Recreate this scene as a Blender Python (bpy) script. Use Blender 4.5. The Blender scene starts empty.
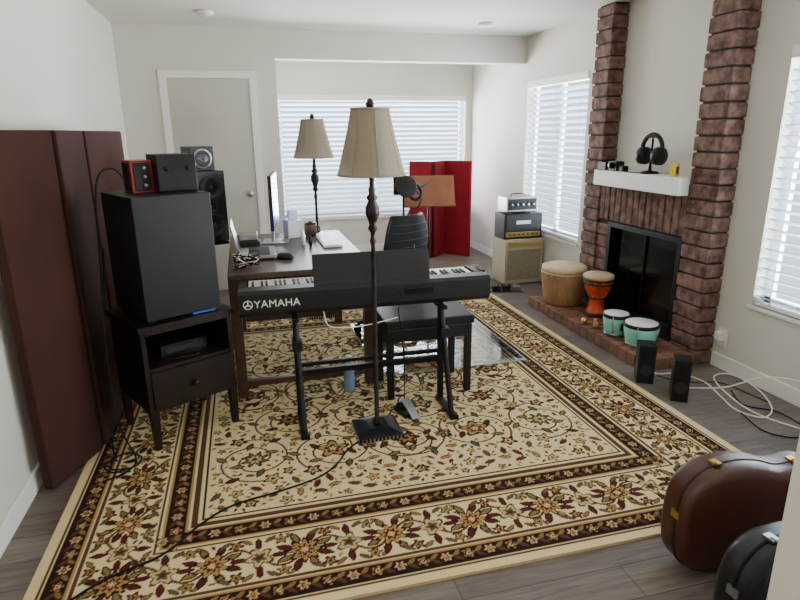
import bpy, bmesh, math, random
import numpy as np
from mathutils import Vector, Matrix, Euler
random.seed(7); rng=np.random.default_rng(5)
S=bpy.context.scene
COL=S.collection
def lin(c):
    c=c/255.0
    return c/12.92 if c<=.04045 else ((c+.055)/1.055)**2.4
def rgb(r,g,b): return (lin(r),lin(g),lin(b),1)
def mat(name,col,rough=.6,metal=0,noise=0,nscale=8,bump=0,bscale=60,emit=0,spec=.5,coat=0,trans=0,alpha=1,col2=None,stretch=None,transl=0):
    m=bpy.data.materials.new(name);m.use_nodes=True;nt=m.node_tree;N=nt.nodes;L=nt.links
    p=N['Principled BSDF'];c=rgb(*col);p.inputs['Base Color'].default_value=c
    p.inputs['Roughness'].default_value=rough;p.inputs['Metallic'].default_value=metal
    p.inputs['Specular IOR Level'].default_value=spec
    p.inputs['Coat Weight'].default_value=coat
    p.inputs['Transmission Weight'].default_value=trans
    p.inputs['Alpha'].default_value=alpha
    if emit: p.inputs['Emission Color'].default_value=c;p.inputs['Emission Strength'].default_value=emit
    tc=N.new('ShaderNodeTexCoord');mp=N.new('ShaderNodeMapping');L.new(tc.outputs['Object'],mp.inputs[0])
    if stretch: mp.inputs['Scale'].default_value=stretch
    if noise or col2:
        n=N.new('ShaderNodeTexNoise');n.inputs['Scale'].default_value=nscale;n.inputs['Detail'].default_value=6
        L.new(mp.outputs[0],n.inputs['Vector'])
        r=N.new('ShaderNodeValToRGB');L.new(n.outputs['Fac'],r.inputs[0])
        if col2: a,b=c,rgb(*col2)
        else:
            a=tuple(x*(1-noise) for x in c[:3])+(1,);b=tuple(min(1,x*(1+noise)) for x in c[:3])+(1,)
        r.color_ramp.elements[0].color=a;r.color_ramp.elements[1].color=b
        r.color_ramp.elements[0].position=.35;r.color_ramp.elements[1].position=.65
        L.new(r.outputs[0],p.inputs['Base Color'])
    if bump:
        n2=N.new('ShaderNodeTexNoise');n2.inputs['Scale'].default_value=bscale;n2.inputs['Detail'].default_value=4
        L.new(mp.outputs[0],n2.inputs['Vector'])
        bp=N.new('ShaderNodeBump');bp.inputs['Strength'].default_value=bump;bp.inputs['Distance'].default_value=.01
        L.new(n2.outputs['Fac'],bp.inputs['Height']);L.new(bp.outputs[0],p.inputs['Normal'])
    if transl:
        t=N.new('ShaderNodeBsdfTranslucent');t.inputs[0].default_value=c
        mx=N.new('ShaderNodeMixShader');mx.inputs[0].default_value=transl
        L.new(p.outputs[0],mx.inputs[1]);L.new(t.outputs[0],mx.inputs[2]);L.new(mx.outputs[0],N['Material Output'].inputs[0])
    return m
class B:
    def __init__(s): s.v=[];s.f=[];s.fm=[];s.sm=[];s.mats=[]
    def mi(s,m):
        if m not in s.mats: s.mats.append(m)
        return s.mats.index(m)
    def add(s,vs,fs,m,M=None,smooth=False):
        o=len(s.v);i=s.mi(m)
        for v in vs:
            v=Vector(v)
            if M is not None: v=M@v
            s.v.append(tuple(v))
        for f in fs: s.f.append([a+o for a in f]);s.fm.append(i);s.sm.append(smooth)
    def box(s,c,d,m,R=None,M=None):
        x,y,z=[a/2 for a in d]
        vs=[(-x,-y,-z),(x,-y,-z),(x,y,-z),(-x,y,-z),(-x,-y,z),(x,-y,z),(x,y,z),(-x,y,z)]
        T=Matrix.Translation(c)
        if R: T=T@Euler([math.radians(a) for a in R]).to_matrix().to_4x4()
        if M is not None:T=M@T
        s.add(vs,[(0,3,2,1),(4,5,6,7),(0,1,5,4),(1,2,6,5),(2,3,7,6),(3,0,4,7)],m,T)
    def bb(s,x0,x1,y0,y1,z0,z1,m): s.box(((x0+x1)/2,(y0+y1)/2,(z0+z1)/2),(x1-x0,y1-y0,z1-z0),m)
    def lathe(s,prof,m,o=(0,0,0),n=32,M=None,smooth=True,sq=0):
        vs=[];fs=[];k=len(prof)
        for r,z in prof:
            for i in range(n):
                a=2*math.pi*i/n;vs.append((r*math.cos(a),r*math.sin(a),z))
        for j in range(k-1):
            for i in range(n):
                a=j*n+i;b=j*n+(i+1)%n;fs.append((a,b,b+n,a+n))
        if prof[0][0]>1e-6: fs.append(tuple(range(n-1,-1,-1)))
        if prof[-1][0]>1e-6: fs.append(tuple((k-1)*n+i for i in range(n)))
        T=Matrix.Translation(o)
        if M is not None:T=M@T
        s.add(vs,fs,m,T,smooth)
    def cyl(s,a,b,r,m,r2=None,n=16):
        a=Vector(a);b=Vector(b);d=b-a
        q=Vector((0,0,1)).rotation_difference(d.normalized()).to_matrix().to_4x4()
        s.lathe([(r,0),(r if r2 is None else r2,d.length)],m,n=n,M=Matrix.Translation(a)@q)
    def tube(s,pts,r,m,n=8,sub=6,closed=False):
        P=[Vector(p) for p in pts]
        if sub>1 and len(P)>2:
            Q=[]
            for i in range(len(P)-1):
                p0=P[max(i-1,0)];p1=P[i];p2=P[i+1];p3=P[min(i+2,len(P)-1)]
                for k in range(sub):
                    t=k/sub
                    Q.append(.5*((2*p1)+(-p0+p2)*t+(2*p0-5*p1+4*p2-p3)*t*t+(-p0+3*p1-3*p2+p3)*t**3))
            Q.append(P[-1]);P=Q
        vs=[];fs=[];u=None
        for i,p in enumerate(P):
            t=(P[min(i+1,len(P)-1)]-P[max(i-1,0)])
            if t.length<1e-9:t=Vector((0,0,1))
            t.normalize()
            if u is None:
                u=t.orthogonal().normalized()
            else:
                u=(u-t*u.dot(t))
                if u.length<1e-6:u=t.orthogonal()
                u.normalize()
            w=t.cross(u)
            for k in range(n):
                a=2*math.pi*k/n;vs.append(p+(u*math.cos(a)+w*math.sin(a))*r)
        for j in range(len(P)-1):
            for i in range(n):
                a=j*n+i;b=j*n+(i+1)%n;fs.append((a,b,b+n,a+n))
        fs.append(tuple(range(n-1,-1,-1)));fs.append(tuple((len(P)-1)*n+i for i in range(n)))
        s.add(vs,fs,m,None,True)
    def prism(s,out,rings,m,M=None,smooth=False):
        n=len(out);vs=[];fs=[]
        O=[Vector(p) for p in out];nm=[]
        for i in range(n):
            d=(O[(i+1)%n]-O[i-1]).normalized();nm.append(Vector((d.y,-d.x)))
        for ins,z in rings:
            for i in range(n):
                p=O[i]-nm[i]*ins;vs.append((p.x,p.y,z))
        for j in range(len(rings)-1):
            for i in range(n):
                a=j*n+i;b=j*n+(i+1)%n;fs.append((a,b,b+n,a+n))
        fs.append(tuple(range(n-1,-1,-1)));fs.append(tuple((len(rings)-1)*n+i for i in range(n)))
        s.add(vs,fs,m,M,smooth)
    def done(s,name,loc=(0,0,0),rz=0,bevel=0,seg=2,parent=None,rx=0):
        me=bpy.data.meshes.new(name);me.from_pydata(s.v,[],s.f)
        for m in s.mats: me.materials.append(m)
        me.polygons.foreach_set('material_index',s.fm);me.polygons.foreach_set('use_smooth',s.sm)
        me.update()
        ob=bpy.data.objects.new(name,me);COL.objects.link(ob);ob.location=loc;ob.rotation_euler=(math.radians(rx),0,math.radians(rz))
        if bevel:
            b=ob.modifiers.new('bevel','BEVEL');b.width=bevel;b.segments=seg;b.limit_method='ANGLE';b.angle_limit=math.radians(50)
        if parent: ob.parent=parent
        return ob
# ---------- materials
M_wall=mat('wall_paint',(210,206,195),.9,bump=.08,bscale=120)
M_ceil=mat('ceiling_paint',(218,214,203),.95,bump=.3,bscale=90)
M_trim=mat('trim_white',(230,229,224),.5)
M_door=mat('door_paint',(188,184,175),.55)
M_blk=mat('black_plastic',(15,15,16),.45,spec=.35)
M_blk2=mat('black_satin',(22,23,24),.45,noise=.15,spec=.35)
M_mblk=mat('black_metal',(13,13,14),.4,metal=.3,spec=.35)
M_rub=mat('rubber',(11,11,11),.8,spec=.3)
M_cone=mat('speaker_cone',(34,34,36),.6)
M_silv=mat('silver_metal',(165,167,170),.3,metal=.9)
M_brass=mat('brass',(190,150,80),.3,metal=1)
M_white=mat('white_plastic',(225,226,224),.45)
M_esp=mat('espresso_wood',(28,19,17),.42,noise=.3,nscale=5,stretch=(1,1,.1),spec=.35)
M_desk=mat('walnut_wood',(72,50,39),.35,noise=.25,nscale=6,stretch=(6,.6,6))
M_pan=mat('brown_fabric',(58,33,25),.9,noise=.12,nscale=4,bump=.1,bscale=400,spec=.25)
M_red=mat('red_fabric',(120,8,26),.85,noise=.15,nscale=3,bump=.1,bscale=300,spec=.3)
M_shade=mat('shade_linen',(156,144,127),.85,noise=.06,nscale=60,transl=.3)
M_bronze=mat('bronze_ornate',(40,29,24),.4,metal=.5,noise=.5,nscale=40)
M_brick=mat('slump_brick',(76,54,47),.85,col2=(128,99,88),nscale=16,bump=.8,bscale=45,spec=.3)
M_mort=mat('mortar',(46,37,33),.95)
M_fire=mat('firebox_black',(9,8,8),.6)  # even near-black for the panel closing the firebox recess
M_glassblk=mat('smoked_glass',(8,8,9),.12,spec=.3)
M_amp=mat('tweed_tolex',(172,159,136),.8,noise=.15,nscale=80)
M_grille=mat('grille_cloth',(140,127,108),.9,noise=.2,nscale=120)
M_gold=mat('gold_panel',(190,160,95),.3,metal=.8)
M_woodL=mat('light_wood',(156,120,80),.5,noise=.18,nscale=10,stretch=(5,5,1))
M_skin=mat('drum_skin',(196,174,138),.6,noise=.1,nscale=12)
M_rope=mat('rope_cream',(196,176,136),.8)
M_orange=mat('orange_lacquer',(182,66,26),.35,noise=.35,nscale=16)
M_mint=mat('mint_lacquer',(134,208,184),.3)
M_head=mat('drum_head_white',(228,230,222),.5)
M_case=mat('case_brown_leather',(68,35,23),.36,noise=.15,nscale=10,bump=.15,bscale=180)
M_caseB=mat('case_black_leather',(13,13,14),.4,bump=.15,bscale=180)
M_stitch=mat('case_edge',(36,20,15),.5)
M_screen=mat('screen_blue',(50,80,215),.2,emit=.5)
M_screen2=mat('screen_grey',(60,66,76),.2,emit=.1)
M_yel=mat('yellow_plastic',(235,195,30),.4)
M_redp=mat('red_plastic',(130,20,30),.35)
M_mesh=mat('chair_mesh',(27,28,30),.8,spec=.3)
M_wstand=mat('honey_wood',(142,86,54),.45,noise=.2,nscale=6)
M_blue=mat('blue_tape',(30,90,190),.5)
M_key=mat('key_white',(232,232,228),.3)
M_copper=mat('jar_brown',(96,74,58),.35,metal=.2)
M_cabw=mat('cable_white',(228,224,206),.5)
def glassmat():
    m=bpy.data.materials.new('clear_glass');m.use_nodes=True;nt=m.node_tree;N=nt.nodes;L=nt.links
    t=N.new('ShaderNodeBsdfTransparent');t.inputs[0].default_value=(.9,.95,.94,1)
    g=N.new('ShaderNodeBsdfGlossy');g.inputs['Roughness'].default_value=.04
    f=N.new('ShaderNodeFresnel');f.inputs[0].default_value=1.9
    mx=N.new('ShaderNodeMixShader');L.new(f.outputs[0],mx.inputs[0]);L.new(t.outputs[0],mx.inputs[1]);L.new(g.outputs[0],mx.inputs[2])
    L.new(mx.outputs[0],N['Material Output'].inputs[0]);return m
M_glass=glassmat()
M_gedge=mat('glass_edge',(170,205,195),.2)
def floormat():
    m=bpy.data.materials.new('grey_oak_planks');m.use_nodes=True;nt=m.node_tree;N=nt.nodes;L=nt.links
    p=N['Principled BSDF'];p.inputs['Roughness'].default_value=.42
    tc=N.new('ShaderNodeTexCoord')
    b=N.new('ShaderNodeTexBrick');b.inputs['Scale'].default_value=1;b.inputs['Brick Width'].default_value=1.2;b.inputs['Row Height'].default_value=.15
    b.inputs['Mortar Size'].default_value=.0018;b.inputs['Color1'].default_value=rgb(102,92,84);b.inputs['Color2'].default_value=rgb(122,111,102);b.inputs['Mortar'].default_value=rgb(54,48,44)
    b.inputs['Bias'].default_value=0;L.new(tc.outputs['Object'],b.inputs['Vector'])
    mp=N.new('ShaderNodeMapping');mp.inputs['Scale'].default_value=(1.2,14,1);L.new(tc.outputs['Object'],mp.inputs[0])
    n=N.new('ShaderNodeTexNoise');n.inputs['Scale'].default_value=3;n.inputs['Detail'].default_value=8;n.inputs['Distortion'].default_value=1.2;L.new(mp.outputs[0],n.inputs['Vector'])
    r=N.new('ShaderNodeValToRGB');r.color_ramp.elements[0].position=.3;r.color_ramp.elements[0].color=(.55,.53,.51,1);r.color_ramp.elements[1].position=.7;r.color_ramp.elements[1].color=(1.12,1.1,1.07,1)
    L.new(n.outputs['Fac'],r.inputs[0])
    mx=N.new('ShaderNodeMix');mx.data_type='RGBA';mx.blend_type='MULTIPLY';mx.inputs[0].default_value=1
    L.new(b.outputs['Color'],mx.inputs[6]);L.new(r.outputs[0],mx.inputs[7]);L.new(mx.outputs[2],p.inputs['Base Color'])
    bp=N.new('ShaderNodeBump');bp.inputs['Strength'].default_value=.15;bp.inputs['Distance'].default_value=.004;L.new(n.outputs['Fac'],bp.inputs['Height']);L.new(bp.outputs[0],p.inputs['Normal'])
    return m
M_floor=floormat()
# ---------- room
XL,XR,YB,YF,H=-1.0,2.93,5.94,7.44,2.44
b=B();b.bb(XL-.12,XR+.12,-1.62,YF+.12,-.1,0,M_floor);b.done('floor')
b=B();b.bb(XL-.12,XR+.12,-1.62,YF+.12,H,H+.1,M_ceil);b.done('ceiling')
b=B();b.bb(XL-.12,XL,-1.5,YB+.12,0,H,M_wall);b.done('wall_left')
b=B();b.bb(XL-.12,XR+.12,-1.62,-1.5,0,H,M_wall);b.done('wall_front')
b=B()
wf=(4.73,5.88,.5,2.0);wn=(1.15,2.75,.48,1.94)
for y0,y1 in ((-1.5,wn[0]),(wn[1],wf[0]),(wf[1],YF)): b.bb(XR,XR+.12,y0,y1,0,H,M_wall)
for w in (wf,wn):
    b.bb(XR,XR+.12,w[0],w[1],0,w[2],M_wall);b.bb(XR,XR+.12,w[0],w[1],w[3],H,M_wall)
b.done('wall_right')
b=B();b.bb(XL,.37,YB,YB+.12,0,H,M_wall);b.done('wall_back')
b=B();b.bb(.25,.37,YB+.12,YF,0,H,M_wall);b.done('wall_alcove_left')
b=B();b.bb(.37,XR,YB,YB+.16,2.18,H,M_wall);b.done('trim_beam')
fw=(.44,2.84,.46,1.95)
b=B();b.bb(.25,fw[0],YF,YF+.12,0,H,M_wall);b.bb(fw[1],XR+.12,YF,YF+.12,0,H,M_wall);b.bb(fw[0],fw[1],YF,YF+.12,0,fw[2],M_wall);b.bb(fw[0],fw[1],YF,YF+.12,fw[3],H,M_wall);b.done('wall_far')
b=B();b.bb(.957,XR,.63,.75,0,H,M_wall);b.done('wall_partition')
def base(n,x0,x1,y0,y1):
    b=B();b.bb(x0,x1,y0,y1,0,.095,M_trim);b.done(n,bevel=.004)
base('baseboard_left',XL,XL+.015,-1.5,YB)
base('baseboard_right',XR-.015,XR,.75,2.985)
base('baseboard_right_alcove',XR-.015,XR,4.66,YF)
base('baseboard_far',.37,XR-.015,YF-.015,YF)
b=B();b.bb(XL+.015,-.68,YB-.015,YB,0,.095,M_trim);b.bb(.2,.37,YB-.015,YB,0,.095,M_trim);b.done('baseboard_back',bevel=.004)
b=B();b.bb(-.598,.118,YB-.014,YB-.002,.01,1.998,M_door);b.lathe([(0,0),(.026,.004),(.03,.02),(.02,.035),(.01,.04),(.01,.06)][::1],M_silv,M=Matrix.Translation((.05,YB-.075,.95))@Matrix.Rotation(-math.pi/2,4,'X'));b.done('door_1')
b=B();b.bb(-.665,-.6,YB-.022,YB-.001,0,2.0,M_trim);b.bb(.12,.185,YB-.022,YB-.001,0,2.0,M_trim);b.bb(-.665,.185,YB-.0225,YB-.001,2.0005,2.065,M_trim);b.done('trim_1')
M_slat=mat('blind_slat',(192,206,222),.6,transl=.10)
def window(k,axis,pos,a0,a1,z0,z1,out):
    def bx(bb,u0,u1,d0,d1,zz0,zz1,m):
        d0,d1=sorted((pos+out*d0,pos+out*d1))
        if axis=='y': bb.bb(u0,u1,d0,d1,zz0,zz1,m)
        else: bb.bb(d0,d1,u0,u1,zz0,zz1,m)
    b=B()
    bx(b,a0,a1,.085,.115,z0,z0+.05,M_trim);bx(b,a0,a1,.085,.115,z1-.05,z1,M_trim)
    bx(b,a0,a0+.05,.085,.115,z0,z1,M_trim);bx(b,a1-.05,a1,.085,.115,z0,z1,M_trim)
    mid=(a0+a1)/2;bx(b,mid-.025,mid+.025,.085,.115,z0,z1,M_trim)
    bx(b,a0-.02,a1+.02,-.02,.08,z0-.018,z0,M_trim)
    b.done('window_%d'%k)
    b=B();sp=.058;n=int((z1-z0-.09)/sp)
    bx(b,a0+.004,a1-.004,-.01,.065,z1-.065,z1-.001,M_trim)
    bx(b,a0+.006,a1-.006,.01,.055,z0+.004,z0+.022,M_trim)
    for i in range(n):
        z=z0+.05+i*sp
        if axis=='y': b.box(((a0+a1)/2,pos+out*.033,z),(a1-a0-.02,.058,.003),M_slat,R=(out*-28,0,0))
        else: b.box((pos+out*.033,(a0+a1)/2,z),(.058,a1-a0-.02,.003),M_slat,R=(0,out*28,0))
    q=3 if a1-a0>1.5 else 2
    for i in range(q+1):
        u=a0+.12+(a1-a0-.24)*i/q
        if axis=='y': b.cyl((u,pos+out*.002,z0+.02),(u,pos+out*.002,z1-.05),.002,M_trim,n=6)
        else: b.cyl((pos+out*.002,u,z0+.02),(pos+out*.002,u,z1-.05),.002,M_trim,n=6)
    b.done('window_blinds')
window(1,'y',YF,*fw,1)
window(2,'x',XR,*wf,1)
window(3,'x',XR,*wn,1)
for p in ((-.19,5.26,H),(2.2,5.31,H)):
    b=B();b.lathe([(.065,0),(.065,-.015),(.05,-.03),(0,-.032)][::-1],M_white);b.done('smoke_detector',p)
# ---------- fireplace
def blk(bm,x0,x1,y0,y1,z0,z1,j=.005):
    r=lambda:random.uniform(-j,j)
    bm.bb(x0+r(),x1,y0+r(),y1+r(),z0+abs(r())*.5,z1-abs(r())*.5,M_brick)
b=B()
FX=2.79
for y0,y1 in ((3.0,3.24),(4.24,4.46)):
    b.bb(FX+.012,XR-.002,y0+.012,y1-.012,0,H-.002,M_mort)
    z=.004
    while z<H-.02:
        h=min(.098,H-z-.004)
        blk(b,FX,XR-.001,y0,y1,z,z+h-.008,.006)
        z+=.098
b.bb(FX+.03,XR-.002,3.24,4.24,.0,.14,M_mort)
b.bb(FX+.03,XR-.002,4.09,4.24,.14,.82,M_mort)
b.bb(FX+.03,XR-.002,3.24,4.24,.80,1.09,M_mort)
z=.1
while z<.78:
    blk(b,FX+.015,XR-.01,4.09,4.245,z,z+.090,.003);z+=.098
y=3.245
while y<4.2:
    blk(b,FX+.012,XR-.01,y,y+.064,.815,1.09,.003);y+=.0712
CH=b.done('fireplace_chimney',bevel=.009)
b=B()
b.bb(XR-.03,XR-.003,3.25,4.08,.14,.80,M_fire)
for y0,y1,z0,z1 in ((3.245,3.285,.10,.81),(4.045,4.085,.10,.81),(3.286,4.044,.77,.81),(3.286,4.044,.10,.17)): b.bb(FX+.005,FX+.09,y0,y1,z0,z1,M_mblk)
b.bb(FX+.06,FX+.066,3.29,4.04,.17,.77,M_glassblk);b.bb(FX+.045,FX+.06,3.66,3.67,.17,.77,M_mblk)
b.done('fire_screen',bevel=.002,parent=CH)
M_brick2=mat('hearth_brick',(100,64,48),.6,col2=(126,86,66),nscale=8,bump=.4,bscale=50)
M_mort2=mat('hearth_mortar',(88,60,48),.9)
b=B();b.bb(2.42,FX-.006,3.0,4.64,0,.074,M_mort2)
y=2.99
while y<4.6:
    for x0,x1 in ((2.40,2.59),(2.597,2.783)):
        blk(b,x0,x1,y,y+.089,0,.082,.002)
    y+=.095
b.mats=[M_brick2 if m==M_brick else m for m in b.mats]
b.done('fireplace_hearth',bevel=.005)
b=B();b.bb(2.69,2.779,3.22,4.18,1.095,1.21,M_trim);b.bb(2.7795,XR-.003,3.255,4.225,1.1,1.2095,M_trim);b.done('fireplace_mantel',bevel=.005)
b=B();b.box((0,0,.035),(.07,.1,.07),M_blk);b.box((0,.13,.03),(.08,.1,.06),M_blk2);b.cyl((-.035,0,.04),(-.06,0,.04),.024,M_mblk);b.cyl((-.06,0,.04),(-.064,0,.04),.018,M_glassblk)
b.box((0,-.09,.02),(.05,.05,.04),M_blk);b.done('compact_camera',(2.75,3.98,1.212),bevel=.004)
b=B();b.lathe([(.06,0),(.06,.012),(.012,.02),(.01,.05)],M_mblk);b.cyl((0,0,.04),(0,0,.24),.008,M_mblk)
arc=[(0,.09*math.cos(a),.165+.10*math.sin(a)) for a in [math.pi*i/12 for i in range(13)]]
b.tube(arc,.016,M_blk,sub=2)
b.box((0,0,.248),(.035,.10,.012),M_mblk)
for sgn in (-1,1):
    Mx=Matrix.Translation((0,sgn*.07,.12))@Matrix.Rotation(math.pi/2,4,'X')
    b.lathe([(0,-.035),(.04,-.035),(.062,-.02),(.062,.02),(.04,.035),(0,.035)],M_blk,M=Mx)
    b.cyl((0,sgn*.088,.13),(0,sgn*.090,.19),.014,M_mblk)
b.done('headphones_stand',(2.79,3.64,1.212),rz=8)
b=B();b.tube([(-.0,-.1,.006),(-.02,-.05,.006),(-.01,.0,.006),(-.03,.08,.006),(.0,.2,.006)],.003,M_rub);b.done('headphones_cable',(2.72,3.66,1.212))
b=B()
b.prism([(.042*math.cos(math.pi*i/8),.04+.042*math.sin(math.pi*i/8)) for i in range(9)]+[(-.042,0),(.042,0)],[(0,-.02),(0,.02)],M_yel,M=Matrix.Rotation(math.radians(35),4,'Z')@Matrix.Rotation(math.pi/2,4,'X'))
b.box((.0,-.02,.04),(.05,.012,.045),M_blk,R=(0,0,35));b.done('tape_measure',(2.75,3.34,1.212),bevel=.003)
# ---------- rug
def rug():
    W,Lh=3.05,3.40;st=.005;nx=int(W/st)+1;ny=int(Lh/st)+1
    xs=np.linspace(0,W,nx);ys=np.linspace(0,Lh,ny);X,Y=np.meshgrid(xs,ys)
    cream=np.array(rgb(208,188,140)[:3]);cream2=np.array(rgb(186,162,114)[:3]);dark=np.array(rgb(38,22,18)[:3]);burg=np.array(rgb(82,28,27)[:3]);olive=np.array(rgb(118,98,58)[:3]);sage=np.array(rgb(84,79,52)[:3]);gold=np.array(rgb(156,124,72)[:3]);brn=np.array(rgb(80,53,38)[:3])
    C=np.zeros((ny,nx,3));C[:]=cream
    D=np.minimum(np.minimum(X,W-X),np.minimum(Y,Lh-Y))
    G=np.zeros((ny,nx),bool)
    def band(a,b_,c):
        k=(D>=a)&(D<b_);C[k]=c;G[k]=True
    band(0,.04,cream);band(.04,.05,brn);band(.055,.062,dark)
    band(.062,.13,dark);band(.13,.137,gold);band(.145,.158,brn)
    band(.392,.405,brn);band(.415,.422,gold);band(.422,.50,dark);band(.50,.508,gold);band(.52,.545,brn);band(.556,.566,dark)
    def sub(cx,cy,r):
        i0=max(0,int((cx-r)/st));i1=min(nx,int((cx+r)/st)+2);j0=max(0,int((cy-r)/st));j1=min(ny,int((cy+r)/st)+2)
        if i1<=i0 or j1<=j0:return None
        return slice(j0,j1),slice(i0,i1)
    def flower(cx,cy,r,n,cols,rot=0):
        s=sub(cx,cy,r*1.2)
        if s is None:return
        dx=X[s]-cx;dy=Y[s]-cy;rr=np.hypot(dx,dy);th=np.arctan2(dy,dx)+rot;R=r*(.80+.22*np.cos(n*th));c=C[s]
        G[s][rr<R]=True
        for k,col in zip((1,.8,.5,.25),cols): c[rr<R*k]=col
    def leaf(cx,cy,L_,w,a,col,edge=None):
        s=sub(cx,cy,L_)
        if s is None:return
        dx=X[s]-cx;dy=Y[s]-cy;u=(dx*math.cos(a)+dy*math.sin(a))/(L_/2);v=(-dx*math.sin(a)+dy*math.cos(a))/(w/2);c=C[s]
        q=np.abs(v)-(1-u*u);ok=np.abs(u)<1;G[s][ok&(q<0)]=True
        if edge is not None:c[ok&(q<0)]=edge
        c[ok&(q<-.4)]=col
        if edge is None:c[ok&(q<0)]=col
    def line(pts,w,col):
        for (x0,y0),(x1,y1) in zip(pts[:-1],pts[1:]):
            n=max(1,int(math.hypot(x1-x0,y1-y0)/(st*.8)))
            for k in range(n):
                t=k/n;x=x0+(x1-x0)*t;y=y0+(y1-y0)*t;s=sub(x,y,w)
                if s: q=np.hypot(X[s]-x,Y[s]-y)<w;C[s][q]=col;G[s][q]=True
    def free(x,y,r):
        s=sub(x,y,r)
        return s is not None and not (G[s]&(np.hypot(X[s]-x,Y[s]-y)<r)).any()
    sides=[(lambda s,d:(s,d),W,0),(lambda s,d:(s,Lh-d),W,0),(lambda s,d:(d,s),Lh,math.pi/2),(lambda s,d:(W-d,s),Lh,math.pi/2)]
    for fn,LL,ro in sides:
        for d0,per,off in ((.096,.085,.06),(.461,.095,.42)):
            n=int(round((LL-2*off)/per))
            for i in range(n+1):
                s=off+(LL-2*off)*i/n;x,y=fn(s,d0)
                if i%2:flower(x,y,.024,5,(gold,burg,cream2,dark))
                else: flower(x,y,.028,6,(burg,cream2,burg,gold))
                s2=s+per/2
                if i<n:
                    x,y=fn(s2,d0+.012);leaf(x,y,.05,.018,ro+.7,olive);x,y=fn(s2,d0-.012);leaf(x,y,.05,.018,ro-.7,brn)
        n=int(round((LL-.55)/.17));m=(.155+.395)/2
        pts=[]
        for i in range(n*14+1):
            s=.275+(LL-.55)*i/(n*14);pts.append(fn(s,m+.06*math.sin(math.pi*i/14)))
        line(pts,.006,brn)
        for i in range(n+1):
            s=.275+(LL-.55)*i/n
            x,y=fn(s,m)
            if i%2==0:
                for k in range(8):
                    a=k*math.pi/4+.39;leaf(x+.078*math.cos(a),y+.078*math.sin(a),.075,.034,a,(olive,burg)[k%2],dark)
                flower(x,y,.07,8,(dark,gold,burg,cream2),i)
            else:
                for k in range(4):
                    a=k*math.pi/2;leaf(x+.075*math.cos(a),y+.075*math.sin(a),.07,.03,a,burg,dark)
                flower(x,y,.058,5,(brn,cream2,sage,burg),i)
            for e in (-1,1):
                if i<n:
                    x,y=fn(s+.085,m+e*.085);flower(x,y,.030,5,(dark,burg if (i+e)%2 else olive,gold,dark),i*2)
                    x,y=fn(s+.045,m+e*.095);leaf(x,y,.055,.024,ro+e*.6,sage,brn)
                    x,y=fn(s+.125,m+e*.095);leaf(x,y,.055,.024,ro-e*.6,olive,brn)
    cx,cy=W/2,Lh/2
    hx=(W/2-.57)/2.55;hy=(Lh/2-.57)/3.1
    for i in range(3):
        for j in range(4):
            ox=i*hx+(hx/2 if j%2 else 0);oy=j*hy
            if not(ox<W/2-.67 and oy<Lh/2-.65): continue
            for sx in (1,-1):
                for sy in (1,-1):
                    x=cx+sx*ox;y=cy+sy*oy
                    for d in (0,1):
                        pts=[]
                        for k in range(27):
                            a=k*.24+d*math.pi+i;r=.04+.0062*k
                            pts.append((x+sx*r*math.cos(a),y+sy*r*math.sin(a)))
                        line(pts,.0055,brn)
                        for k in (7,12,17,22):
                            px,py=pts[k];a=math.atan2(py-y,px-x)
                            leaf(px+.012*math.cos(a),py+.012*math.sin(a),.078,.036,a+.6*sx,(sage,olive,burg,olive)[(k+i+j)%4],dark)
                        ex,ey=pts[-1];flower(ex,ey,.046,5,(dark,burg if (i+j+d)%2 else gold,cream2,dark),i+j)
                    k=(i+j)%3
                    flower(x,y,(.086,.07,.074)[k],(8,6,5)[(i+2*j)%3],((dark,gold,burg,cream2),(dark,sage,cream2,burg),(dark,burg,gold,dark))[k],i)
    rr_=random.Random(3)
    for R_,tries in ((.042,1500),(.028,2600),(.018,3500)):
        for t in range(tries):
            x=rr_.uniform(.17,W/2);y=rr_.uniform(.17,Lh/2);d=min(x,y)
            if .385<d<.575: continue
            if not free(x,y,R_*.95): continue
            a=rr_.uniform(0,6.28);c=rr_.choice((burg,olive,sage,brn,gold));kind=rr_.random()
            for sx in (1,-1):
                for sy in (1,-1):
                    px=cx+sx*(cx-x);py=cy+sy*(cy-y);aa=math.atan2(sy*math.sin(a),sx*math.cos(a))
                    if kind<.35 and R_>.02: flower(px,py,R_*.82,5,(dark,c,cream2,dark),aa)
                    else:
                        leaf(px,py,R_*1.7,R_*.75,aa,c,brn if R_>.02 else None)
                        if R_>.02: line([(px-R_*.9*math.cos(aa+.6),py-R_*.9*math.sin(aa+.6)),(px,py)],.0035,brn)
    C*= (1+.14*(rng.random((ny,nx,1))-.5))
    v=np.stack([X,Y,np.full_like(X,.012)],-1).reshape(-1,3)
    idx=np.arange(nx*ny).reshape(ny,nx);q=np.stack([idx[:-1,:-1],idx[:-1,1:],idx[1:,1:],idx[1:,:-1]],-1).reshape(-1,4)
    me=bpy.data.meshes.new('area_rug');me.vertices.add(len(v));me.vertices.foreach_set('co',v.ravel())
    me.loops.add(q.size);me.loops.foreach_set('vertex_index',q.ravel().astype(np.int32))
    me.polygons.add(len(q));me.polygons.foreach_set('loop_start',np.arange(0,q.size,4,dtype=np.int32));me.polygons.foreach_set('loop_total',np.full(len(q),4,dtype=np.int32))
    me.update(calc_edges=True)
    at=me.color_attributes.new('pattern','FLOAT_COLOR','POINT')
    ca=np.ones((nx*ny,4),dtype=np.float32);ca[:,:3]=C.reshape(-1,3);at.data.foreach_set('color',ca.ravel())
    m=bpy.data.materials.new('rug_pile');m.use_nodes=True;N=m.node_tree.nodes;L=m.node_tree.links;p=N['Principled BSDF'];p.inputs['Roughness'].default_value=.95;p.inputs['Specular IOR Level'].default_value=.1
    a=N.new('ShaderNodeAttribute');a.attribute_name='pattern';L.new(a.outputs['Color'],p.inputs['Base Color'])
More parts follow.
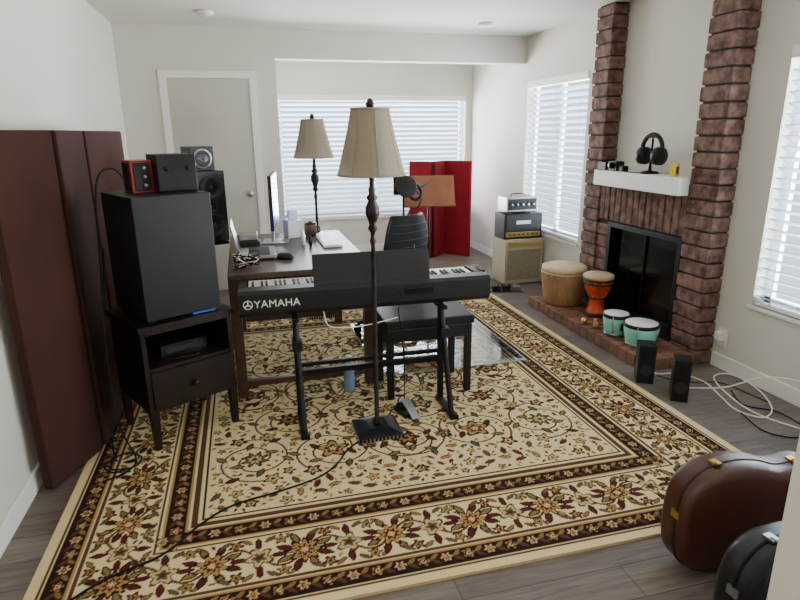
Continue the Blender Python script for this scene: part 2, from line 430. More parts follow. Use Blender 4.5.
    n=N.new('ShaderNodeTexNoise');n.inputs['Scale'].default_value=250;bp=N.new('ShaderNodeBump');bp.inputs['Strength'].default_value=.3;bp.inputs['Distance'].default_value=.004
    tc=N.new('ShaderNodeTexCoord');L.new(tc.outputs['Object'],n.inputs['Vector']);L.new(n.outputs['Fac'],bp.inputs['Height']);L.new(bp.outputs[0],p.inputs['Normal'])
    me.materials.append(m)
    ob=bpy.data.objects.new('area_rug',me);COL.objects.link(ob);ob.location=(-.83,1.6,0)
    bk=B();Mb=mat('rug_binding',(190,170,122),.95);bk.bb(0,W,0,Lh,.0,.0115,Mb);bk.done('binding',parent=ob)
rug()
RZ=.0125
def screen(name,pts,h,th,m,z0=0):
    b=B()
    for (x0,y0),(x1,y1) in zip(pts[:-1],pts[1:]):
        d=Vector((x1-x0,y1-y0));L=d.length;a=math.degrees(math.atan2(d.y,d.x))
        b.box(((x0+x1)/2,(y0+y1)/2,h/2+z0),(L-.03,th,h),m,R=(0,0,a))
    for x,y in pts[1:-1]:
        b.cyl((x,y,z0+.02),(x,y,h+z0-.02),.009,M_mblk,n=8)
    b.done(name,bevel=.012)
screen('folding_acoustic_screen',[(-.945,2.55),(-.795,2.90),(-.785,3.36),(-.735,4.10)],1.52,.05,M_pan,RZ)
screen('folding_acoustic_screen',[(1.95,7.0),(2.2,6.8),(2.42,7.05),(2.68,6.75)],1.17,.05,M_red)
# ---------- nightstand
b=B();w,d,h=.46,.42,.64
b.box((0,0,h-.0125),(w+.02,d+.02,.025),M_esp)
for sx in (-1,1):
    b.box((sx*(w/2-.012),0,.41),(.022,d-.01,.42),M_esp)
    for sy in (-1,1):
        b.prism([(-.02,-.02),(.02,-.02),(.02,.02),(-.02,.02)],[(.008,0),(0,.22)],M_esp,M=Matrix.Translation((sx*(w/2-.022),sy*(d/2-.022),0)))
b.box((0,d/2-.012,.41),(w-.04,.012,.42),M_esp);b.box((0,0,.415),(w-.04,d-.02,.018),M_esp);b.box((0,0,.21),(w-.04,d-.02,.02),M_esp)
b.box((0,-d/2+.006,.31),(w-.05,.016,.19),M_esp);b.lathe([(0,0),(.012,.003),(.014,.014),(.006,.02),(.006,.028)],M_mblk,M=Matrix.Translation((0,-d/2-.028,.305))@Matrix.Rotation(-math.pi/2,4,'X'))
b.box((0,-d/2+.01,.605),(w-.04,.02,.02),M_esp)
b.tube([(-.08,-.14,.43),(-.02,-.18,.435),(.06,-.16,.43),(.02,-.13,.44),(-.05,-.14,.45),(0,-.17,.455),(.08,-.14,.44)],.006,M_rub)
b.box((.02,.02,.455),(.24,.22,.06),M_blk2);b.box((.02,-.092,.455),(.2,.004,.03),M_cone)
NS=b.done('nightstand',(-.42,3.06,RZ),29,bevel=.003)
b=B();w,d,h=.37,.40,.575
b.box((0,0,h/2+.015),(w,d,h),M_blk2)
for sx in (-1,1):
    for sy in (-1,1): b.cyl((sx*.15,sy*.16,0),(sx*.15,sy*.16,.02),.018,M_rub)
b.box((0,d/2+.004,h/2+.015),(w-.04,.008,h-.04),M_cone)
b.lathe([(.14,0),(.13,.012),(.05,-.02),(0,-.01)],M_cone,M=Matrix.Translation((0,d/2+.008,.25))@Matrix.Rotation(-math.pi/2,4,'X'))
b.box((.1,-d/2+.03,.008),(.12,.04,.012),M_blue)
SP=b.done('subwoofer_speaker',(-.42,3.055,.6535),29,bevel=.010,seg=3)
zt=.654+.591
b=B();b.box((0,0,.09),(.18,.18,.17),M_blk2)
for i in range(2): b.cyl((-.05+.1*i,-.09,.11),(-.05+.1*i,-.098,.11),.012,M_mblk,n=12)
for s in (-1,1):
    for t in (-1,1): b.cyl((s*.08,t*.07,0),(s*.08,t*.07,.006),.01,M_rub,n=8)
b.done('audio_amplifier',(-.335,3.09,zt),22,bevel=.006)
b=B();b.box((0,0,.075),(.10,.13,.15),M_redp);b.box((-.052,0,.075),(.005,.1,.13),M_mblk);b.box((0,-.067,.075),(.075,.005,.13),M_blk)
for z in (.035,.075,.115): b.cyl((0.01,-.068,z),(0.01,-.08,z),.008,M_silv,n=12)
b.done('microphone_preamp',(-.487,3.07,zt),25,bevel=.004)
b=B();b.tube([(-.53,2.98,zt+.06),(-.57,2.93,zt+.12),(-.63,2.86,zt+.05),(-.66,2.84,.9),(-.68,2.8,.5),(-.66,2.74,.2),(-.60,2.70,RZ+.006),(-.68,2.62,RZ+.006),(-.74,2.70,RZ+.006),(-.66,2.78,RZ+.01),(-.58,2.72,RZ+.012),(-.6,2.64,RZ+.01),(-.7,2.64,RZ+.014),(-.7,2.74,RZ+.01)],.004,M_rub)
b.tube([(-.66,2.96,1.0),(-.69,2.92,.7),(-.70,2.84,.3),(-.7,2.74,RZ+.01),(-.6,2.70,RZ+.015),(-.62,2.61,RZ+.01),(-.7,2.56,RZ+.006)],.004,M_rub)
b.done('power_cable')
b=B();b.bb(-.11,.11,-.13,.13,.0,.02,M_mblk);b.cyl((0,0,.02),(0,0,.75),.03,M_mblk);b.bb(-.1,.1,-.12,.12,.745,.765,M_mblk);b.done('speaker_stand',(-.275,4.36,RZ),25,bevel=.003)
b=B();b.box((0,.02,.245),(.20,.25,.485),M_blk2)
def cone(b,z,r):
    Mx=Matrix.Translation((0,-.107,z))@Matrix.Rotation(math.pi/2,4,'X')
    b.lathe([(r*1.12,-.002),(r*1.12,.006),(r,.008),(r*.86,.004),(r*.35,-.012),(r*.2,.0),(0,.004)],M_cone,M=Mx)
    b.tube([(r*1.13*math.cos(a),-.113,z+r*1.13*math.sin(a)) for a in [2*math.pi*i/24 for i in range(25)]],.003,M_cone,sub=1,n=6)
cone(b,.115,.072);cone(b,.375,.072);cone(b,.245,.03)
b.done('studio_monitor_speaker',(-.265,4.36,.779),25,bevel=.006)
b=B();b.box((0,0,.08),(.165,.165,.16),M_blk2);Mx=Matrix.Translation((0,-.084,.08))@Matrix.Rotation(math.pi/2,4,'X')
b.lathe([(.066,-.001),(.066,.007),(.06,.009)],M_silv,M=Mx);b.lathe([(.058,.002),(.052,.008),(.02,-.003),(0,.006)],M_cone,M=Matrix.Translation((0,-.091,.08))@Matrix.Rotation(math.pi/2,4,'X'))
b.done('cube_speaker',(-.295,4.34,1.27),25,bevel=.006)
# ---------- desk
b=B();x0,x1,y0,y1=-.13,.70,3.27,4.62
b.bb(x0,x1,y0,y1,.715,.75,M_desk)
for x in (x0+.03,x1-.035):
    for y in (y0+.04,y1-.04): b.bb(x-.03,x+.03,y-.03,y+.03,0,.715,M_desk)
for y in (y0+.04,y1-.04):
    b.bb(x0+.06,x1-.065,y-.012,y+.012,.60,.715,M_desk);b.bb(x0+.06,x1-.065,y-.015,y+.015,.06,.10,M_desk)
b.bb(x0+.02,x0+.045,y0+.07,y1-.07,.35,.715,M_desk);b.bb(x1-.05,x1-.025,y0+.07,y1-.07,.64,.715,M_desk)
b.done('desk',(0,0,RZ),bevel=.004)
dz=.7635
b=B();b.box((0,.0,.30),(.022,.56,.36),M_blk2);b.box((.0125,0,.21),(.002,.54,.15),M_screen);b.box((.0125,0,.378),(.002,.54,.185),M_screen2)
b.box((-.02,0,.16),(.02,.06,.3),M_silv);b.prism([(-.09,-.1),(.09,-.1),(.09,.1),(-.09,.1)],[(0,0),(0,.01)],M_silv)
b.done('computer_monitor',(.19,4.22,dz),-6.5,bevel=.003)
b=B();b.box((0,0,.02),(.24,.32,.016),M_silv);b.box((-.12,0,.12),(.008,.32,.21),M_silv,R=(0,-12,0));b.box((.02,0,.029),(.13,.27,.003),M_blk)
b.box((0,0,.006),(.2,.28,.012),M_rub);b.done('laptop',(.04,3.76,dz),0,bevel=.003)
b=B();b.box((0,0,.03),(.14,.18,.055),M_blk2)
for i in range(4): b.cyl((.07,-.06+.04*i,.03),(.083,-.06+.04*i,.03),.009,M_silv,n=10)
b.box((0,.01,.08),(.12,.14,.04),M_silv);b.done('audio_interface',(-.0,4.05,dz),0,bevel=.004)
b=B()
for i in range(9):
    a=[(random.uniform(-.1,.06),3.32+.24*random.random(),dz+.006+.07*random.random()) for _ in range(5)]
    b.tube([(-.1+.05*random.random(),3.36+.02*i,dz+.006)]+a,.003,(M_rub,M_cabw,M_rub)[i%3])
b.done('desk_cables')
b=B();vs=[(.055*math.cos(a)*.7,.055*math.sin(a)) for a in [2*math.pi*i/20 for i in range(20)]]
b.prism(vs,[(0,0),(-.003,.012),(.008,.028),(.025,.036)],M_blk,smooth=True);b.done('computer_mouse',(.21,3.62,dz),60)
b=B();b.box((0,0,.009),(.13,.44,.014),M_white)
for i in range(5):
    for j in range(15): b.box((-.045+.0225*i,-.2+.0285*j,.018),(.019,.024,.005),M_key)
b.done('computer_keyboard',(.55,4.1,dz),0,bevel=.0015)
b=B();b.box((0,0,.065),(.12,.12,.13),M_white);b.prism([(-.03,-.004),(.03,-.01),(.04,.008),(-.035,.01)],[(0,.13),(-.012,.17),(-.004,.2)],M_white,smooth=True);b.done('tissue_box',(.33,4.40,dz),15,bevel=.004)
b=B();b.lathe([(.038,0),(.046,.01),(.048,.05),(.046,.085),(.044,.09)],M_copper);b.lathe([(.046,.088),(.045,.094),(.015,.1),(.008,.108),(0,.11)],M_mblk)
b.tube([(.045,0,.07),(.072,0,.065),(.074,0,.035),(.046,0,.025)],.006,M_copper);b.done('lidded_mug',(.46,4.42,dz),-30)
b=B();b.lathe([(.012,0),(.012,.09),(.006,.1),(.006,.12)],M_white);b.cyl((.05,.0,0),(.05,0,.07),.01,M_blk);b.done('desk_bottles',(.36,4.0,dz))
# ---------- floor lamps
def lamp(x,y,z0):
    b=B()
    b.prism([(-.115,-.115),(.115,-.115),(.115,.115),(-.115,.115)],[(0,0),(0,.018),(.02,.026),(.06,.036),(.09,.042)],M_mblk)
    for s in (-1,1):
        for i in range(11):
            t=-.1+.02*i
            b.box((t,s*.116,.010),(.009,.004,.016),M_silv);b.box((s*.116,t,.010),(.004,.009,.016),M_silv)
    b.lathe([(.022,.04),(.026,.06),(.012,.08),(.0105,.98),(.016,1.0),(.0105,1.02),(.0105,1.04),(.024,1.06),(.016,1.08),(.022,1.10),(.034,1.13),(.033,1.16),(.018,1.19),(.028,1.205),(.014,1.225),(.018,1.24),(.012,1.26),(.012,1.3),(.02,1.31),(.02,1.34),(.006,1.35),(.004,1.60),(.016,1.605),(.02,1.62),(.01,1.64),(0,1.645)],M_bronze,n=20)
    n=48;vs=[];fs=[];prof=[(.153,1.305),(.155,1.315),(.146,1.34),(.131,1.40),(.113,1.47),(.097,1.54),(.087,1.59),(.085,1.60)]
    for r,z in prof:
        for i in range(n):
            a=2*math.pi*i/n;rr=r*(1+.018*abs(math.cos(4*a)));vs.append((rr*math.cos(a),rr*math.sin(a),z))
    for j in range(len(prof)-1):
        for i in range(n):
            a=j*n+i;c=j*n+(i+1)%n;fs.append((a,c,c+n,a+n))
    b.add(vs,fs,M_shade,None,True)
    for r,z in ((.155,1.31),(.086,1.598)):
        b.tube([(r*1.01*math.cos(a),r*1.01*math.sin(a),z) for a in [2*math.pi*i/32 for i in range(33)]],.005,M_shade,sub=1,n=6)
    for k in range(8):
        a=k*math.pi/4;b.tube([(r*1.02*math.cos(a),r*1.02*math.sin(a),z) for r,z in prof],.002,M_shade,sub=1,n=5)
    for k in range(3):
        a=k*2*math.pi/3;b.cyl((0,0,1.59),(.085*math.cos(a),.085*math.sin(a),1.597),.002,M_mblk,n=6)
    return b.done('floor_lamp',(x,y,z0))
lamp(.572,2.69,RZ);lamp(.555,4.80,RZ)
# ---------- digital piano
b=B();L=1.36
pr=[(0,.02),(.03,-.01),(.30,0),(.315,.02),(.315,.075),(.15,.085),(.13,.125),(.02,.13),(0,.115)]
Mx=Matrix(((0,0,1,0),(1,0,0,0),(0,1,0,0),(0,0,0,1)))
b.prism(pr,[(0,0),(0,L)],M_blk2,M=Mx)
nk=52;kw=(L-.1)/nk
for i in range(nk):
    b.box((.05+kw*(i+.5),.225,.100),(kw-.0012,.17,.03),M_key)
    if i%7 in (0,2,3,5,6) and i<nk-1: b.box((.05+kw*(i+1),.195,.120),(kw*.5,.09,.012),M_blk)
for x in (.02,L-.02): b.box((x,.235,.1),(.04,.16,.04),M_blk)
b.box((L/2,.003,.05),(L-.3,.004,.004),M_mblk)
b.box((.95,-.002,.075),(.16,.006,.03),M_mblk)
for i in range(6): b.cyl((.65+.05*i,.002,.06),(.65+.05*i,-.004,.06),.006,M_mblk,n=8)
kb=b.done('digital_piano',(-.075,2.945,.61),-1.0,bevel=.004)
b=B();b.box((0,0,.085),(.63,.006,.18),M_blk,R=(-14,0,0));b.box((0,.02,.005),(.6,.03,.012),M_blk);b.done('sheet_music_rest',(.70,.05,.118),-1,bevel=.003,parent=kb)
fc=bpy.data.curves.new('label','FONT');fc.body='YAMAHA';fc.size=.055;fc.extrude=.001;fc.space_character=1.05;fo=bpy.data.objects.new('label',fc);COL.objects.link(fo);fo.parent=kb;fo.location=(.075,-.0025,.045);fo.rotation_euler=(math.pi/2,0,0);fc.materials.append(M_white)
b=B();b.tube([(.022*math.cos(a),0,.022*math.sin(a)) for a in [2*math.pi*i/20 for i in range(21)]],.002,M_white,sub=1,n=5)
for k in range(3):
    a=math.pi/2+k*2*math.pi/3;b.cyl((0,0,0),(.02*math.cos(a),0,.02*math.sin(a)),.003,M_white,n=6)
b.done('label_emblem',(.045,-.003,.063),0,parent=kb)
b=B()
for x in (0,.80):
    b.tube([(x,.0,.012),(x,.035,.05),(x,.21,.56)],.016,M_mblk,sub=3)
    b.box((x,.115,.013),(.035,.27,.026),M_mblk);b.box((x,.30,.575),(.035,.28,.02),M_mblk)
    b.box((x,.22,.30),(.03,.03,.55),M_mblk)
    b.box((x,-.02,.012),(.045,.03,.024),M_rub)
    b.box((x,.17,.44),(.05,.07,.05),M_blk)
b.box((.4,.21,.27),(.8,.03,.03),M_mblk);b.box((.4,.22,.31),(.8,.02,.02),M_mblk)
b.done('keyboard_stand',(.20,2.72,RZ),0,bevel=.003)
b=B();b.box((0,0,.455),(.53,.34,.05),M_blk);b.box((0,0,.39),(.51,.32,.08),M_blk2)
for sx in (-1,1):
    for sy in (-1,1): b.box((sx*.235,sy*.14,.19),(.04,.04,.38),M_blk2)
b.done('piano_bench',(.965,3.17,RZ),0,bevel=.008)
b=B();gx0,gx1,gy0,gy1=.74,1.76,3.36,4.46
b.add([(gx0,gy0,.006),(gx1,gy0,.006),(gx1,gy1,.006),(gx0,gy1,.006)],[(0,1,2,3)],M_glass)
b.tube([(gx0,gy0,.004),(gx1,gy0,.004),(gx1,gy1,.004),(gx0,gy1,.004),(gx0,gy0,.004)],.0035,M_gedge,sub=1,n=6)
b.done('glass_chair_mat',(0,0,RZ))
# chair
b=B()
for k in range(5):
    a=k*2*math.pi/5+.3;c,s=math.cos(a),math.sin(a)
    b.tube([(0,0,.10),(.12*c,.12*s,.095),(.24*c,.24*s,.07)],.018,M_blk,sub=2)
    Mx=Matrix.Translation((.24*c,.24*s,.03))@Matrix.Rotation(a,4,'Z')@Matrix.Rotation(math.pi/2,4,'X')
    b.lathe([(.0,-.025),(.03,-.025),(.03,.025),(0,.025)],M_rub,M=Mx,n=16)
b.cyl((0,0,.08),(0,0,.42),.025,M_mblk);b.box((0,0,.42),(.2,.2,.04),M_blk)
out=[(.23*math.copysign(abs(math.cos(a))**.5,math.cos(a)),.23*math.copysign(abs(math.sin(a))**.5,math.sin(a))) for a in [2*math.pi*i/32 for i in range(32)]]
b.prism(out,[(.03,.44),(0,.455),(0,.48),(.03,.50)],M_mesh,smooth=True)
n=14;vs=[];fs=[]
for j in range(n+1):
    v=j/n
    for i in range(n+1):
        u=i/n*2-1;w=.22*(1-.35*v**3)*(1-.15*(1-v)**2)
        vs.append((.22+.03*math.sin(v*3)-.06*u*u*1+.05*v,w*u,.54+.38*v))
for j in range(n):
    for i in range(n):
        a=j*(n+1)+i;fs.append((a,a+1,a+n+2,a+n+1))
b.add(vs,fs,M_mesh,None,True);b.add([(x+.012,y,z) for x,y,z in vs],[f[::-1] for f in fs],M_mesh,None,True)
edge=[vs[j*(n+1)] for j in range(n+1)]+[vs[n*(n+1)+i] for i in range(n+1)]+[vs[j*(n+1)+n] for j in range(n,-1,-1)]+[vs[i] for i in range(n,-1,-1)]
b.tube(edge,.012,M_blk,sub=1)
for j in range(2,n,2): b.tube([(vs[j*(n+1)+i][0]+.016,vs[j*(n+1)+i][1],vs[j*(n+1)+i][2]) for i in range(n+1)],.003,M_cone,sub=1,n=5)
b.tube([(0,0,.42),(.2,0,.42),(.27,0,.52),(.27,0,.72)],.02,M_blk)
for s in (-1,1): b.tube([(.05,s*.25,.45),(.06,s*.28,.5),(.05,s*.28,.63)],.014,M_blk);b.box((0.02,s*.28,.64),(.2,.05,.022),M_blk)
b.done('office_chair',(1.0,4.20,RZ+.0065),-62)
b=B();b.box((0,0,.012),(.09,.13,.024),M_blk);b.box((0,-.05,.045),(.05,.14,.01),M_silv,R=(28,0,0));b.cyl((-.035,.03,.03),(.035,.03,.03),.025,M_blk);b.done('sustain_pedal',(.77,2.84,RZ),15,bevel=.003)
M_bot=mat('bottle_blue',(120,150,185),.2)
b=B();b.lathe([(.03,0),(.033,.01),(.033,.14),(.03,.16),(.014,.185),(.014,.2)],M_bot);b.lathe([(.016,.2),(.016,.222),(0,.222)],M_white);b.done('water_bottle',(.52,3.22,RZ))
# ---------- mic & music stand
b=B();b.lathe([(.12,0),(.12,.012),(.02,.02),(.012,.05)],M_mblk);b.cyl((0,0,.04),(0,0,.98),.01,M_mblk)
b.cyl((-.02,0,.96),(.25,.0,1.06),.008,M_mblk);b.cyl((-.06,0,.97),(-.06,0,1.10),.034,M_blk);b.lathe([(.034,0),(.034,.04),(.02,.07),(0,.075)],M_mblk,o=(-.06,0,1.08))
b.lathe([(0,-.004),(.095,-.004),(.10,0),(.095,.004),(0,.004)],M_blk,M=Matrix.Translation((.0,-.09,1.05))@Matrix.Rotation(math.radians(70),4,'X'))
b.tube([(.10+.055*math.cos(a),-.04,.99+.065*math.sin(a)) for a in [2*math.pi*i/16 for i in range(17)]],.016,M_blk,sub=1)
b.tube([(.12,0,1.0),(.16,-.02,.93),(.12,-.03,.85),(.04,-.02,.8),(.02,.01,.5)],.006,M_rub)
b.done('microphone_stand',(1.38,5.13,0))
b=B()
for k in range(3):
    a=k*2*math.pi/3+.5;b.tube([(0,0,.16),(.1*math.cos(a),.1*math.sin(a),.12),(.22*math.cos(a),.22*math.sin(a),.012)],.01,M_mblk,sub=3)
b.cyl((0,0,.1),(0,0,.9),.012,M_mblk)
b.box((0,0,.96),(.50,.014,.30),M_wstand,R=(-18,0,0));b.box((0,-.06,.825),(.50,.07,.014),M_wstand,R=(-18,0,0))
b.done('music_stand',(1.72,5.45,0),-8,bevel=.003)
# ---------- amps
ax,ay,ar=2.683,5.45,2
b=B();w,d,h=.42,.30,.45
b.box((0,0,h/2+.012),(w,d,h),M_amp);b.box((0,-d/2-.001,h/2-.02),(w-.05,.006,h-.14),M_grille);b.box((0,-d/2-.002,h-.035),(w-.05,.006,.05),M_gold)
for s in (-1,1):
    for t in (-1,1): b.cyl((s*.17,t*.11,0),(s*.17,t*.11,.015),.015,M_rub,n=10)
b.done('guitar_speaker_cabinet',(ax,ay,0),ar,bevel=.008)
b=B();w,d,h=.42,.22,.25
b.box((0,0,h/2),(w,d,h),M_blk2);b.box((0,-d/2-.001,h/2+.03),(w-.04,.006,h-.10),M_cone);b.box((0,-d/2-.002,.045),(w-.04,.007,.05),M_gold);b.box((0,-d/2-.005,h/2+.04),(.16,.004,.035),M_white)
for i in range(7): b.cyl((-.15+.05*i,-d/2-.004,.045),(-.15+.05*i,-d/2-.018,.045),.008,M_blk,n=10)
b.box((0,0,h+.006),(.14,.03,.012),M_mblk);b.done('amplifier_head',(ax-.005,ay,.464),ar,bevel=.006)
b=B();w,d,h=.34,.2,.14
b.box((0,0,h/2+.01),(w,d,h),M_silv);b.box((0,-d/2-.001,h/2+.01),(w-.03,.006,h-.03),M_blk2)
for i in range(5): b.cyl((-.12+.06*i,-d/2-.004,.08),(-.12+.06*i,-d/2-.02,.08),.012,M_silv,n=12)
b.tube([(-.08,0,h+.01),(-.06,0,h+.035),(.06,0,h+.035),(.08,0,h+.01)],.006,M_blk)
for s in (-1,1):
    for t in (-1,1): b.cyl((s*.14,t*.08,0),(s*.14,t*.08,.012),.01,M_rub,n=8)
b.done('rack_preamp',(ax-.02,ay,.728),ar,bevel=.004)
b=B();b.box((0,0,.03),(.36,.24,.03),M_silv)
for i in range(4): b.box((-.135+.09*i,.0,.065),(.07,.12,.045),(M_blk,M_silv,M_blk2,M_white)[i]);b.cyl((-.135+.09*i,-.04,.085),(-.135+.09*i,-.04,.1),.01,M_silv,n=10)
for s in (-1,1): b.box((s*.16,0,.01),(.03,.22,.02),M_rub)
for i in range(9):
    P=[(random.uniform(-.17,.17),random.uniform(-.13,.13),random.uniform(.05,.14)) for _ in range(6)];b.tube(P,.006,(M_rub,M_silv)[i%2])
b.done('effects_pedalboard',(2.215,5.60,0),-30,bevel=.003)
b=B()
for i in range(3): b.box((-.1+.1*i,0,.025),(.075,.12,.05),(M_blk,M_blk2,M_silv)[i]);b.cyl((-.1+.1*i,-.03,.05),(-.1+.1*i,-.03,.065),.01,M_silv,n=10)
b.tube([(-.1,.06,.03),(-.14,.1,.01),(-.18,-.05,.006),(-.1,-.10,.006),(.1,-.09,.006),(.16,-.12,.006)],.004,M_rub);b.done('effects_pedals',(2.42,5.13,0),-15,bevel=.003)
# ---------- drums
b=B();b.lathe([(.145,0),(.16,.02),(.178,.13),(.188,.22),(.183,.30),(.175,.31)],M_woodL);b.lathe([(.19,.285),(.192,.30),(.188,.322),(.168,.33),(0,.332)],M_skin)
b.tube([(.191*math.cos(a),.191*math.sin(a),.275) for a in [2*math.pi*i/32 for i in range(33)]],.007,M_rope,sub=1)
b.tube([(.152*math.cos(a),.152*math.sin(a),.03) for a in [2*math.pi*i/32 for i in range(33)]],.007,M_rope,sub=1)
pts=[]
for i in range(33):
    a=2*math.pi*i/32;pts.append(((.193 if i%2 else .16)*math.cos(a),(.193 if i%2 else .16)*math.sin(a),.27 if i%2 else .035))
b.tube(pts,.003,M_rope,sub=1,n=6)
b.done('hand_drum',(2.585,4.34,.083))
b=B();b.lathe([(.085,0),(.088,.01),(.07,.05),(.055,.11),(.06,.15),(.09,.21),(.11,.27),(.115,.33),(.11,.34)],M_orange);b.lathe([(.117,.31),(.118,.335),(.10,.345),(0,.347)],M_skin);
for z,r in ((.30,.118),(.155,.066),(.27,.113)): b.tube([(r*math.cos(a),r*math.sin(a),z) for a in [2*math.pi*i/24 for i in range(25)]],.006,M_blk,sub=1,n=6)
pts=[]
for i in range(25):
    a=2*math.pi*i/24;r,z=(.118,.3) if i%2 else (.068,.16);pts.append((r*math.cos(a),r*math.sin(a),z))
b.tube(pts,.003,M_rope,sub=1,n=6)
b.lathe([(.089,.008),(.084,.02),(.078,.035)],M_blk);b.done('djembe_drum',(2.64,3.92,.083))
b=B()
def bongo(x,y,r):
    b.lathe([(r*.8,0),(r*.86,.03),(r*.98,.1),(r,.15)],M_mint,o=(x,y,0));b.lathe([(r*1.03,.135),(r*1.05,.14),(r*1.05,.155),(r*1.0,.158)],M_blk,o=(x,y,0));b.lathe([(r*.96,.15),(r*.94,.162),(0,.163)],M_head,o=(x,y,0))
    b.lathe([(r*.84,.002),(r*.85,.012),(r*.87,.02)],M_silv,o=(x,y,0))
    for k in range(4):
        a=k*math.pi/2+.6;b.cyl((x+r*1.04*math.cos(a),y+r*1.04*math.sin(a),.15),(x+r*.9*math.cos(a),y+r*.9*math.sin(a),.02),.004,M_silv,n=6)
bongo(0,.12,.09);bongo(0,-.12,.113);b.box((0,.012,.08),(.06,.07,.05),M_blk);b.done('bongo_drums',(2.54,3.37,.083),8)
b=B()
for i,(x,y) in enumerate(((0,0),(.05,.08),(-.03,.12))):
    b.lathe([(0,0),(.02,.006),(.025,.025),(.018,.045),(0,.05)],(M_woodL,M_orange,M_gold)[i],o=(x,y,0),n=14);b.cyl((x,y,.02),(x+.07,y-.05,.008),.006,M_woodL,n=8)
b.done('hand_percussion',(2.47,3.64,.083))
def ss(x,y,rz,zz=.25,w=.10):
    b=B();b.box((0,0,zz/2),(w,.12,zz),M_blk2)
    b.box((0,-.061,zz/2),(w-.015,.004,zz-.02),M_blk);b.lathe([(.036,0),(.036,.004),(.01,-.004),(0,0)],M_cone,M=Matrix.Translation((0,-.064,.09))@Matrix.Rotation(math.pi/2,4,'X'));b.done('desktop_speaker',(x,y,0),rz,bevel=.005)
ss(2.325,2.885,-30,.245);ss(2.355,2.61,-35,.25,.09)
b=B();zc=.005
b.tube([(2.40,2.92,.03),(2.48,2.93,zc),(2.6,2.9,zc),(2.66,2.75,zc),(2.6,2.55,zc),(2.55,2.38,zc),(2.62,2.27,zc),(2.76,2.35,zc),(2.86,2.55,.02),(2.86,2.75,.03),(2.78,2.8,zc),(2.68,2.62,zc),(2.62,2.35,zc),(2.7,2.12,zc),(2.88,1.95,zc)],.0045,M_cabw)
b.tube([(2.44,2.64,.03),(2.5,2.70,zc),(2.62,2.55,.06),(2.72,2.38,.18),(2.82,2.18,.2),(2.88,1.9,.12),(2.84,1.7,zc)],.0045,M_cabw)
b.tube([(2.55,2.35,zc),(2.50,2.15,zc),(2.6,2.05,zc),(2.72,2.1,zc),(2.75,2.3,zc),(2.64,2.42,zc),(2.72,2.6,zc)],.0035,M_rub)
b.tube([(2.42,2.88,.02),(2.5,2.82,zc),(2.6,2.75,zc),(2.75,2.7,zc),(2.8,2.4,zc)],.003,M_rub)
b.done('speaker_cables')
b=B();b.box((-.006,0,0),(.006,.075,.12),M_white);b.box((-.03,0,.015),(.05,.05,.05),M_white);b.box((-.012,0,-.03),(.01,.03,.03),M_white);b.done('wall_outlet_plug',(XR-.003,2.92,.21),0,bevel=.004)
b=B();z=RZ+.005
b.tube([(.46,2.60,z),(.38,2.52,z),(.32,2.42,z),(.22,2.33,z),(.05,2.27,z),(-.15,2.22,z),(-.28,2.12,z),(-.4,1.98,z),(-.58,1.9,z),(-.7,1.8,z)],.0045,M_rub)
b.done('floor_cable')
b=B();b.tube([(.35,2.93,.61),(.37,2.90,.54),(.46,2.90,.52),(.6,2.92,.52),(.75,2.935,.54)],.0025,M_cabw);b.tube([(.75,2.92,.60),(.77,2.9,.4),(.775,2.89,.1),(.77,2.93,RZ+.01)],.003,M_rub);b.done('piano_cables')
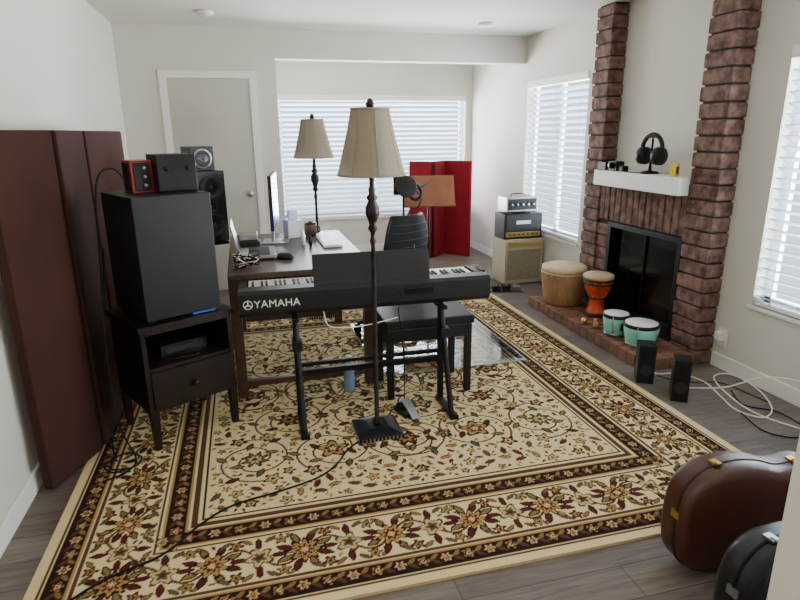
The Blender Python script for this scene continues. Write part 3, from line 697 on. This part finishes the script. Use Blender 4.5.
# ---------- instrument cases
def casex(name,loc,rz,m,m2,ml,sc=1):
    key=[(0,0),(.01,.10),(.045,.165),(.12,.207),(.22,.214),(.32,.195),(.40,.165),(.46,.158),(.54,.16),(.60,.14),(.66,.09),(.72,.065),(.9,.06),(.95,.075),(1.05,.08),(1.09,.06),(1.1,0)]
    up=[];K=[Vector(k) for k in key]
    for i in range(len(K)-1):
        p0=K[max(i-1,0)];p1=K[i];p2=K[i+1];p3=K[min(i+2,len(K)-1)]
        if i==0:p0=Vector((.01,-.10))
        for k in range(4):
            t=k/4;up.append(.5*((2*p1)+(-p0+p2)*t+(2*p0-5*p1+4*p2-p3)*t*t+(-p0+3*p1-3*p2+p3)*t**3))
    out=[(p.x*sc,-p.y*sc) for p in up]+[(1.1*sc,0)]+[(p.x*sc,p.y*sc) for p in up[:0:-1]]
    b=B();T=.14*sc;cz=.2155*sc
    Mx=Matrix.Translation((0,T/2,cz))@Matrix.Rotation(math.pi/2,4,'X')
    b.prism(out,[(.045,0),(.018,.005),(.004,.018),(0,.03),(0,T-.03),(.004,T-.018),(.018,T-.005),(.045,T)],m,M=Mx,smooth=True)
    b.prism(out,[(0,T*.62-.004),(-.004,T*.62-.004),(-.004,T*.62+.004),(0,T*.62+.004)],m2,M=Mx)
    for x in (.14,.34,.5,.8):
        y=[k[1] for k in key if k[0]>=x][0]*sc+.004
        b.box((x*sc,T/2-T*.62,cz+y),(.028,.035,.008),ml);b.box((x*sc,T/2-T*.62-.012,cz+y+.005),(.016,.018,.006),ml)
    b.box((-.001,T/2-T*.62,cz+.04),(.008,.035,.028),ml)
    return b.done(name,loc,rz)
casex('guitar_case',(1.33,1.43,.004),2,M_case,M_stitch,M_brass,.97)
casex('guitar_case',(1.265,1.11,.004),6,M_caseB,M_rub,M_silv,.86)
# ---------- lights
def area(n,loc,rot,sx,sy,e,c):
    l=bpy.data.lights.new(n,'AREA');l.shape='RECTANGLE';l.size=sx;l.size_y=sy;l.energy=e;l.color=c
    o=bpy.data.objects.new(n,l);COL.objects.link(o);o.location=loc;o.rotation_euler=[math.radians(a) for a in rot];return o
cool=(.93,.965,1)
area('daylight_far',(1.64,8.0,1.35),(-90,0,0),3.0,2.0,580,cool)
area('daylight_side',(3.6,5.3,1.4),(0,90,0),2.0,1.8,330,cool)
area('daylight_near',(3.6,1.95,1.4),(0,90,0),2.0,2.2,500,cool)
area('added_fill_light',(-.1,-.9,2.40),(0,0,0),1.0,1.0,42,(1,.95,.87))  # unseen soft fill added behind the camera to brighten the room
w=bpy.data.worlds.new('World');S.world=w;w.use_nodes=True;bg=w.node_tree.nodes['Background'];bg.inputs[0].default_value=(.8,.9,1,1);bg.inputs[1].default_value=1.5
S.view_settings.view_transform='AgX'
S.view_settings.exposure=.15
# ---------- camera
th,ps,ro=.2798,.2552,.0101
R=Vector((math.cos(ps),-math.sin(ps),0));F=Vector((math.sin(ps),math.cos(ps),0));U=Vector((0,0,1))
fwv=F*math.cos(th)-U*math.sin(th);upv=F*math.sin(th)+U*math.cos(th)
c,s=math.cos(ro),math.sin(ro)
ex=R*c-upv*s;ey=R*s+upv*c
cam=bpy.data.cameras.new('camera');co=bpy.data.objects.new('camera',cam);COL.objects.link(co)
cam.sensor_width=36;cam.lens=583.57/800*36;cam.clip_start=.05
Mc=Matrix((ex,ey,-fwv)).transposed().to_4x4();Mc.translation=(0,0,1.5088);co.matrix_world=Mc
S.camera=co
